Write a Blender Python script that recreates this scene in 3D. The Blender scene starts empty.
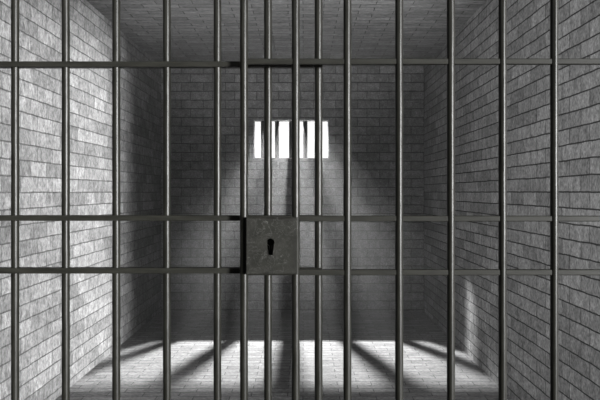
import bpy, bmesh, math, random
from mathutils import Vector, Matrix, Euler

random.seed(7)
sc = bpy.context.scene
COL = sc.collection
PI = math.pi

# ----------------------------------------------------------------- layout (metres)
# camera at the origin of the corridor, looking along +Y; the floor is z = 0
EYE = 1.46
XL, XR = -1.75, 1.47          # side walls
YB, YF = 8.45, -1.2           # back wall of the cell, far wall of the corridor
H = 3.0
YJ = 3.0                      # the right wall ends here; the corridor in front is open to daylight
WT = 0.145                     # back wall thickness
WX0, WX1, WZ0, WZ1 = -0.622, 0.306, 1.866, 2.348   # window opening


# ----------------------------------------------------------------- helpers
def link(o, parent=None):
    COL.objects.link(o)
    if parent is not None:
        o.parent = parent
    return o


def obj(name, bm, mat, parent=None, smooth=False, bevel=0.0, segs=2):
    bmesh.ops.recalc_face_normals(bm, faces=bm.faces)
    me = bpy.data.meshes.new(name)
    bm.to_mesh(me)
    bm.free()
    if smooth:
        for p in me.polygons:
            p.use_smooth = True
    o = bpy.data.objects.new(name, me)
    me.materials.append(mat)
    link(o, parent)
    if bevel:
        m = o.modifiers.new('bevel', 'BEVEL')
        m.width = bevel
        m.segments = segs
        m.limit_method = 'ANGLE'
    return o


def add_box(bm, x0, x1, y0, y1, z0, z1):
    v = [bm.verts.new((x, y, z)) for z in (z0, z1) for y in (y0, y1) for x in (x0, x1)]
    for f in ((0, 1, 3, 2), (4, 6, 7, 5), (0, 4, 5, 1), (2, 3, 7, 6), (0, 2, 6, 4), (1, 5, 7, 3)):
        bm.faces.new([v[i] for i in f])


def box_bm(*a):
    bm = bmesh.new()
    add_box(bm, *a)
    return bm


def rod_bm(x, y, z0, z1, r, seg=24, rings=1, wob=0.0):
    """an upright rod, very slightly uneven along its length"""
    bm = bmesh.new()
    prev = None
    n = max(1, rings)
    for k in range(n + 1):
        z = z0 + (z1 - z0) * k / n
        rr = r * (1 + random.uniform(-wob, wob))
        dx, dy = random.uniform(-wob, wob) * r, random.uniform(-wob, wob) * r
        ring = [bm.verts.new((x + dx + rr * math.cos(2 * PI * i / seg),
                              y + dy + rr * math.sin(2 * PI * i / seg), z)) for i in range(seg)]
        if prev:
            for i in range(seg):
                j = (i + 1) % seg
                bm.faces.new((prev[i], prev[j], ring[j], ring[i]))
        else:
            bm.faces.new(ring[::-1])
        prev = ring
    bm.faces.new(prev)
    return bm


def thing(name, label, cat, loc, group=None):
    o = bpy.data.objects.new(name, None)
    o.empty_display_size = 0.1
    link(o)
    o.location = loc
    o['label'] = label
    o['category'] = cat
    if group:
        o['group'] = group
    return o


def struct(o):
    o['kind'] = 'structure'
    return o


# ----------------------------------------------------------------- materials
def new_mat(name):
    m = bpy.data.materials.new(name)
    m.use_nodes = True
    nt = m.node_tree
    return m, nt, nt.nodes, nt.links, nt.nodes['Principled BSDF']


def ramp(N, stops):
    r = N.new('ShaderNodeValToRGB')
    e = r.color_ramp.elements
    e[0].position, e[0].color = stops[0][0], (*[stops[0][1]] * 3, 1)
    e[1].position, e[1].color = stops[-1][0], (*[stops[-1][1]] * 3, 1)
    for p, v in stops[1:-1]:
        q = e.new(p)
        q.color = (v, v, v, 1)
    return r


def mixrgb(N, L, kind, fac, a, b):
    m = N.new('ShaderNodeMix')
    m.data_type = 'RGBA'
    m.blend_type = kind
    if isinstance(fac, (int, float)):
        m.inputs[0].default_value = fac
    else:
        L.new(fac, m.inputs[0])
    for s, v in ((m.inputs[6], a), (m.inputs[7], b)):
        if isinstance(v, tuple):
            s.default_value = v
        else:
            L.new(v, s)
    return m.outputs[2]


def brick_mat(name, u, v, c1, c2, mortar, bw=0.27, rh=0.107, ms=0.0045, off=(0.0, 0.0),
              bump=0.9, streak=(1, 1, 1), rough=0.85, mbias=0.0):
    m, nt, N, L, P = new_mat(name)
    tc = N.new('ShaderNodeTexCoord')
    sep = N.new('ShaderNodeSeparateXYZ')
    L.new(tc.outputs['Object'], sep.inputs[0])
    # unevenness of the hand-laid joints
    wn = N.new('ShaderNodeTexNoise')
    wn.inputs['Scale'].default_value = 6.0
    wn.inputs['Detail'].default_value = 6.0
    wn.inputs['Roughness'].default_value = 0.65
    L.new(tc.outputs['Object'], wn.inputs['Vector'])
    K = 1.35                                   # upright joints thinner than the bed joints
    comb = N.new('ShaderNodeCombineXYZ')
    for i, (ax, o) in enumerate(((u, off[0]), (v, off[1]))):
        a = N.new('ShaderNodeMath')
        a.operation = 'ADD'
        L.new(sep.outputs[ax], a.inputs[0])
        a.inputs[1].default_value = o
        w = N.new('ShaderNodeMath')
        w.operation = 'MULTIPLY_ADD'
        L.new(wn.outputs['Fac'], w.inputs[0])
        w.inputs[1].default_value = 0.016
        L.new(a.outputs[0], w.inputs[2])
        k = N.new('ShaderNodeMath')
        k.operation = 'MULTIPLY'
        L.new(w.outputs[0], k.inputs[0])
        k.inputs[1].default_value = K if i == 0 else 1.0
        L.new(k.outputs[0], comb.inputs[i])
    br = N.new('ShaderNodeTexBrick')
    br.offset = 0.42
    br.squash = 1.0
    L.new(comb.outputs[0], br.inputs['Vector'])
    br.inputs['Scale'].default_value = 1.0
    br.inputs['Mortar Size'].default_value = ms
    br.inputs['Mortar Smooth'].default_value = 0.35
    br.inputs['Bias'].default_value = mbias
    br.inputs['Brick Width'].default_value = bw * K
    br.inputs['Row Height'].default_value = rh
    br.inputs['Color1'].default_value = (*[c1] * 3, 1)
    br.inputs['Color2'].default_value = (*[c2] * 3, 1)
    br.inputs['Mortar'].default_value = (*[mortar] * 3, 1)
    # weathering: soft clouds, fine grain and streaks
    mp = N.new('ShaderNodeMapping')
    mp.inputs['Scale'].default_value = streak
    L.new(tc.outputs['Object'], mp.inputs['Vector'])
    n1 = N.new('ShaderNodeTexNoise')
    n1.inputs['Scale'].default_value = 15.0
    n1.inputs['Detail'].default_value = 8.0
    n1.inputs['Roughness'].default_value = 0.7
    L.new(mp.outputs[0], n1.inputs['Vector'])
    n2 = N.new('ShaderNodeTexNoise')
    n2.inputs['Scale'].default_value = 62.0
    n2.inputs['Detail'].default_value = 4.0
    n2.inputs['Roughness'].default_value = 0.6
    L.new(mp.outputs[0], n2.inputs['Vector'])
    r1 = ramp(N, [(0.3, 0.56), (0.5, 0.96), (0.7, 1.42)])
    L.new(n1.outputs['Fac'], r1.inputs[0])
    r2 = ramp(N, [(0.32, 0.55), (0.68, 1.45)])
    L.new(n2.outputs['Fac'], r2.inputs[0])
    c = mixrgb(N, L, 'MULTIPLY', 1.0, br.outputs['Color'], r1.outputs[0])
    c = mixrgb(N, L, 'MULTIPLY', 1.0, c, r2.outputs[0])
    L.new(c, P.inputs['Base Color'])
    P.inputs['Roughness'].default_value = rough
    P.inputs['Specular IOR Level'].default_value = 0.25
    # relief: recessed joints + rough faces
    inv = N.new('ShaderNodeMath')
    inv.operation = 'SUBTRACT'
    inv.inputs[0].default_value = 1.0
    L.new(br.outputs['Fac'], inv.inputs[1])
    h1 = N.new('ShaderNodeMath')
    h1.operation = 'MULTIPLY_ADD'
    L.new(n1.outputs['Fac'], h1.inputs[0])
    h1.inputs[1].default_value = 0.9
    L.new(inv.outputs[0], h1.inputs[2])
    h2 = N.new('ShaderNodeMath')
    h2.operation = 'MULTIPLY_ADD'
    L.new(n2.outputs['Fac'], h2.inputs[0])
    h2.inputs[1].default_value = 0.45
    L.new(h1.outputs[0], h2.inputs[2])
    b = N.new('ShaderNodeBump')
    b.inputs['Strength'].default_value = bump
    b.inputs['Distance'].default_value = 0.016
    L.new(h2.outputs[0], b.inputs['Height'])
    L.new(b.outputs[0], P.inputs['Normal'])
    return m


def metal_mat(name, c_lo, c_hi, rough=0.45, metallic=0.6, stretch=(30, 30, 4), scratches=False, spec=0.10):
    m, nt, N, L, P = new_mat(name)
    tc = N.new('ShaderNodeTexCoord')
    mp = N.new('ShaderNodeMapping')
    mp.inputs['Scale'].default_value = stretch
    L.new(tc.outputs['Object'], mp.inputs['Vector'])
    n = N.new('ShaderNodeTexNoise')
    n.inputs['Scale'].default_value = 3.0
    n.inputs['Detail'].default_value = 6.0
    n.inputs['Roughness'].default_value = 0.65
    L.new(mp.outputs[0], n.inputs['Vector'])
    r = N.new('ShaderNodeValToRGB')
    e = r.color_ramp.elements
    e[0].position, e[0].color = 0.32, (*c_lo, 1)
    e[1].position, e[1].color = 0.72, (*c_hi, 1)
    L.new(n.outputs['Fac'], r.inputs[0])
    out = r.outputs[0]
    if scratches:
        # pale scuffs and hairline scratches worn into the plate
        for sca, rot, w, dist in ((26.0, 0.3, 0.018, 2.6), (34.0, 1.2, 0.014, 3.4)):
            m2 = N.new('ShaderNodeMapping')
            m2.inputs['Rotation'].default_value = (0, rot, 0)
            m2.inputs['Location'].default_value = (sca, 0, rot)
            L.new(tc.outputs['Object'], m2.inputs['Vector'])
            sn = N.new('ShaderNodeTexNoise')
            sn.inputs['Scale'].default_value = sca
            sn.inputs['Detail'].default_value = 2.0
            sn.inputs['Distortion'].default_value = dist
            L.new(m2.outputs[0], sn.inputs['Vector'])
            rr = ramp(N, [(0.5 - w, 0.0), (0.5, 1.0), (0.5 + w, 0.0)])
            L.new(sn.outputs['Fac'], rr.inputs[0])
            ms = N.new('ShaderNodeTexNoise')
            ms.inputs['Scale'].default_value = 17.0
            L.new(m2.outputs[0], ms.inputs['Vector'])
            mr = ramp(N, [(0.42, 0.0), (0.66, 0.5)])
            L.new(ms.outputs['Fac'], mr.inputs[0])
            f = mixrgb(N, L, 'MULTIPLY', 1.0, rr.outputs[0], mr.outputs[0])
            out = mixrgb(N, L, 'MIX', f, out, (0.075, 0.075, 0.07, 1))
    L.new(out, P.inputs['Base Color'])
    P.inputs['Metallic'].default_value = metallic
    P.inputs['Specular IOR Level'].default_value = spec
    P.inputs['Roughness'].default_value = rough
    b = N.new('ShaderNodeBump')
    b.inputs['Strength'].default_value = 0.25
    b.inputs['Distance'].default_value = 0.002
    L.new(n.outputs['Fac'], b.inputs['Height'])
    L.new(b.outputs[0], P.inputs['Normal'])
    return m


M_LEFT = brick_mat('left wall stone brick', 1, 2, 0.125, 0.21, 0.08, off=(0.05, 0.035), rh=0.1, streak=(1.0, 1.2, 0.8))
M_RIGHT = brick_mat('right wall stone brick', 1, 2, 0.125, 0.21, 0.03, off=(0.11, 0.028), rh=0.088, streak=(1.0, 1.2, 0.8))
M_BACK = brick_mat('back wall stone brick', 0, 2, 0.13, 0.19, 0.035, off=(0.03, 0.080), ms=0.005)
M_FLOOR = brick_mat('floor paving brick', 0, 1, 0.15, 0.21, 0.05, bw=0.26, rh=0.095, ms=0.004, streak=(0.6, 2.0, 1.0))
M_CEIL = brick_mat('ceiling stone brick', 0, 1, 0.13, 0.19, 0.05, bw=0.30, rh=0.105, ms=0.004, streak=(0.4, 2.2, 1.0))
M_BAR = metal_mat('dull olive iron', (0.0035, 0.0035, 0.0027), (0.0105, 0.0105, 0.0086), rough=0.36, metallic=0.0, spec=0.13)
M_FLAT = metal_mat('dull olive flat iron', (0.005, 0.005, 0.004), (0.011, 0.011, 0.009), rough=0.45, metallic=0.0, stretch=(4, 30, 30))
M_LOCK = metal_mat('scuffed lock iron', (0.004, 0.004, 0.0032), (0.010, 0.010, 0.0084), rough=0.5, metallic=0.0, stretch=(9, 9, 9), scratches=True)
M_HOLE = metal_mat('black keyhole iron', (0.006, 0.006, 0.005), (0.012, 0.012, 0.010), rough=0.8, metallic=0.2)
M_WBAR = metal_mat('dark window iron', (0.008, 0.008, 0.008), (0.016, 0.016, 0.015), rough=0.8, metallic=0.0)
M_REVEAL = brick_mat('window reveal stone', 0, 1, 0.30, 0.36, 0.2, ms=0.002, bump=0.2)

# ----------------------------------------------------------------- the setting
T = 0.15
struct(obj('floor', box_bm(XL - T, XR + T, YF - T, YB + WT, -T, 0), M_FLOOR))
struct(obj('ceiling', box_bm(XL - T, XR + T, YF - T, YB + WT, H, H + T), M_CEIL))
struct(obj('wall_left', box_bm(XL - T, XL, YF, YB, 0, H), M_LEFT))
struct(obj('wall_right', box_bm(XR, XR + T, YJ, YB, 0, H), M_RIGHT))
struct(obj('wall_front', box_bm(XL - T, XR + T, YF - T, YF, 0, H), M_BACK))


def back_wall():
    bm = bmesh.new()
    xs, zs = (XL - T, WX0, WX1, XR + T), (0.0, WZ0, WZ1, H)
    g = {}
    for k, y in enumerate((YB, YB + WT)):
        for i, x in enumerate(xs):
            for j, z in enumerate(zs):
                g[k, i, j] = bm.verts.new((x, y, z))
        for i in range(3):
            for j in range(3):
                if (i, j) != (1, 1):
                    bm.faces.new([g[k, i, j], g[k, i + 1, j], g[k, i + 1, j + 1], g[k, i, j + 1]])
    rim = [(1, 1), (2, 1), (2, 2), (1, 2)]
    out = [(0, 0), (3, 0), (3, 3), (0, 3)]
    for a in range(4):
        p, q = rim[a], rim[(a + 1) % 4]
        bm.faces.new([g[0, *p], g[0, *q], g[1, *q], g[1, *p]])
    ring = [(0, 0), (1, 0), (2, 0), (3, 0), (3, 1), (3, 2), (3, 3), (2, 3), (1, 3), (0, 3), (0, 2), (0, 1)]
    for a in range(12):
        p, q = ring[a], ring[(a + 1) % 12]
        bm.faces.new([g[0, *p], g[0, *q], g[1, *q], g[1, *p]])
    return bm


struct(obj('wall_back', back_wall(), M_BACK))


# the window: a thin stone lining of the opening
def lining():
    bm = bmesh.new()
    t, y0, y1 = 0.012, YB - 0.002, YB + WT
    add_box(bm, WX0, WX1, y0, y1, WZ0, WZ0 + t)
    add_box(bm, WX0, WX1, y0, y1, WZ1 - t, WZ1)
    add_box(bm, WX0, WX0 + t, y0, y1, WZ0 + t, WZ1 - t)
    add_box(bm, WX1 - t, WX1, y0, y1, WZ0 + t, WZ1 - t)
    return bm


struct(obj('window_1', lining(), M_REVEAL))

WG = thing('window_grating', 'five dark upright iron bars in the small bright window high on the back wall',
           'window bars', ((WX0 + WX1) / 2, YB + 0.07, WZ0))
for px in (263.0, 277.1, 291.2, 305.3, 319.4):
    x = (px - 304) * (YB + 0.07) / 690 - WG.location.x
    obj('window_bar', rod_bm(x, 0, 0.012, WZ1 - WZ0 - 0.012, 0.027, seg=20), M_WBAR, WG, smooth=True)

# ----------------------------------------------------------------- the grilles
R = 0.0117
YG, YD = 2.05, 2.00           # fixed grille, sliding door in front of it
CROSS = (1.8375, 1.3830, 1.2275)

G = thing('cell_grille', 'fixed dark iron bar grille on the left, behind the door with the lock',
          'bars', (-0.85, YG, 0))
gx, gy = G.location.x, 0.0
first = None
n_left = 11
for i in range(n_left + 1):
    x = 0.0431 - 0.1502 * i - gx
    if x + gx < XL + 0.03:
        break
    obj('bar', rod_bm(x, 0, 0.0, H, R, rings=40, wob=0.022), M_BAR, G, smooth=True)
for z in CROSS:
    obj('crossbar', box_bm(XL - gx, 0.0545 - gx, -0.0150, 0.0150, z - 0.0082, z + 0.0082), M_FLAT, G, bevel=0.0012)

D = thing('sliding_gate', 'sliding dark iron barred cell gate on the right with a square lock',
          'gate', (0.65, YD, 0))
D['kind'] = 'thing'
dx = D.location.x
x = -0.174
while x < XR - 0.03:
    obj('bar', rod_bm(x - dx, 0, 0.004, H - 0.01, R, rings=40, wob=0.022), M_BAR, D, smooth=True)
    x += 0.1499
for z in CROSS:
    obj('crossbar', box_bm(-0.176 - dx, XR - 0.02 - dx, -0.0072, 0.0072, z - 0.0084, z + 0.0084), M_FLAT, D, bevel=0.0022)


# the lock: a square iron box whose front is pierced by a keyhole
def keyhole_outline():
    cx, cz, r = -0.0958 - dx, 1.3160, 0.0112
    half = 0.0036
    a0 = -PI / 2 + math.asin(half / r)
    a1 = 2 * PI - PI / 2 - math.asin(half / r)
    pts = [(cx + r * math.cos(a0 + (a1 - a0) * k / 22), cz + r * math.sin(a0 + (a1 - a0) * k / 22)) for k in range(23)]
    pts += [(cx - 0.0062, cz - 0.0365), (cx + 0.0062, cz - 0.0365)]
    return pts


LX0, LX1, LZ0, LZ1 = -0.1672 - dx, -0.0185 - dx, 1.2235, 1.3875
LY0, LY1 = -0.026, 0.016


def lock_bm():
    bm = bmesh.new()
    e = 0.003                                        # chamfer of the front edge
    front = [bm.verts.new(p) for p in ((LX0 + e, LY0, LZ0 + e), (LX1 - e, LY0, LZ0 + e), (LX1 - e, LY0, LZ1 - e), (LX0 + e, LY0, LZ1 - e))]
    mid = [bm.verts.new(p) for p in ((LX0, LY0 + e, LZ0), (LX1, LY0 + e, LZ0), (LX1, LY0 + e, LZ1), (LX0, LY0 + e, LZ1))]
    back = [bm.verts.new(p) for p in ((LX0, LY1, LZ0), (LX1, LY1, LZ0), (LX1, LY1, LZ1), (LX0, LY1, LZ1))]
    for a in range(4):
        b = (a + 1) % 4
        bm.faces.new((front[a], front[b], mid[b], mid[a]))
        bm.faces.new((mid[a], mid[b], back[b], back[a]))
    bm.faces.new(back)
    hole = [bm.verts.new((px, LY0, pz)) for px, pz in keyhole_outline()]
    edges = []
    for loop in (front, hole):
        for a in range(len(loop)):
            v0, v1 = loop[a], loop[(a + 1) % len(loop)]
            edges.append(bm.edges.get((v0, v1)) or bm.edges.new((v0, v1)))
    bmesh.ops.triangle_fill(bm, use_beauty=True, edges=edges)
    # the fill may also close the hole: open it again
    cx = sum(v.co.x for v in hole) / len(hole)
    hs = set(hole)
    bmesh.ops.delete(bm, geom=[f for f in bm.faces if all(v in hs for v in f.verts)], context='FACES_ONLY')
    return bm


lock = obj('lock_box', lock_bm(), M_LOCK, D)
lock['label'] = 'square scuffed iron lock box with a keyhole'


def keyhole_bm():
    bm = bmesh.new()
    pts = keyhole_outline()
    a = [bm.verts.new((px, LY0, pz)) for px, pz in pts]
    b = [bm.verts.new((px, LY0 + 0.024, pz)) for px, pz in pts]
    n = len(pts)
    for i in range(n):
        j = (i + 1) % n
        bm.faces.new((a[i], b[i], b[j], a[j]))
    bm.faces.new(b)
    return bm


kh = obj('keyhole', keyhole_bm(), M_HOLE, lock)
kh['label'] = 'black keyhole'

# ----------------------------------------------------------------- dusty air in the cell
m, nt, N, L, P = new_mat('dusty air')
N.remove(P)
vs = N.new('ShaderNodeVolumeScatter')
vs.inputs['Density'].default_value = 0.055
vs.inputs['Anisotropy'].default_value = 0.15
L.new(vs.outputs[0], N['Material Output'].inputs['Volume'])
hz = obj('haze', box_bm(XL + 0.002, XR - 0.002, 6.5, YB - 0.002, 0.002, H - 0.002), m)
hz['kind'] = 'stuff'
hz['label'] = 'thin dusty haze in the cell lit by beams from the window'
hz['category'] = 'haze'

# ----------------------------------------------------------------- light
w = bpy.data.worlds.new('overcast sky')
sc.world = w
w.use_nodes = True
w.node_tree.nodes['Background'].inputs[0].default_value = (1, 1, 1, 1)
w.node_tree.nodes['Background'].inputs[1].default_value = 1.1


def look(o, target):
    o.rotation_euler = (Vector(target) - o.location).to_track_quat('-Z', 'Y').to_euler()


def spot(name, loc, target, power, angle, blend, radius):
    l = bpy.data.lights.new(name, 'SPOT')
    l.energy = power
    l.spot_size = math.radians(angle)
    l.spot_blend = blend
    l.shadow_soft_size = radius
    o = bpy.data.objects.new(name, l)
    link(o)
    o.location = loc
    look(o, target)
    return o


def area(name, loc, target, power, sx, sy):
    l = bpy.data.lights.new(name, 'AREA')
    l.shape = 'RECTANGLE'
    l.size, l.size_y = sx, sy
    l.energy = power
    o = bpy.data.objects.new(name, l)
    link(o)
    o.location = loc
    look(o, target)
    return o


# floodlight in the yard outside, just above and behind the window
spot('yard_floodlight', (-0.16, 9.30, 2.82), (-0.10, 5.3, 0.0), 4500, 49, 0.33, 0.026)
# low hazy sun entering through the open side of the corridor, onto the left wall
sl = bpy.data.lights.new('low_sun', 'SUN')
sl.energy = 18.0
sl.angle = math.radians(11)
so = bpy.data.objects.new('low_sun', sl)
link(so)
so.location = (6, -2, 3)
so.rotation_euler = Vector((-1.0, 1.07, -0.075)).to_track_quat('-Z', 'Y').to_euler()
# unseen fill spot added to brighten the ceiling of the cell
spot('ceiling_fill', (0.1, 2.7, 0.9), (-0.1, 5.4, 3.0), 800, 57, 0.8, 0.3)
# second added fill, out of view on the left, lifting the right wall
spot('right_wall_fill', (-1.45, 2.7, 1.9), (1.47, 4.6, 1.5), 320, 76, 0.7, 0.25)
# weak soft fill added on the corridor side for the right wall, no fixture
area('corridor_fill', (-0.9, 0.4, 2.8), (0.9, 4.0, 1.6), 10, 1.2, 0.8)

# ----------------------------------------------------------------- camera and output
cam = bpy.data.cameras.new('camera')
cam.sensor_width = 36
cam.lens = 690 / 600 * 36
cam.shift_x = -4 / 600
cam.shift_y = -8 / 600
cam.clip_start = 0.02
co = bpy.data.objects.new('camera', cam)
link(co)
co.location = (0, 0, EYE)
co.rotation_euler = (PI / 2, 0, 0)
sc.camera = co

vsn = sc.view_settings
vsn.view_transform = 'Standard'
vsn.look = 'None'
vsn.gamma = 1.0
vsn.exposure = 0.0
vsn.use_curve_mapping = False
sc.cycles.use_denoising = True
sc.cycles.max_bounces = 8
sc.cycles.diffuse_bounces = 5
sc.cycles.volume_bounces = 1
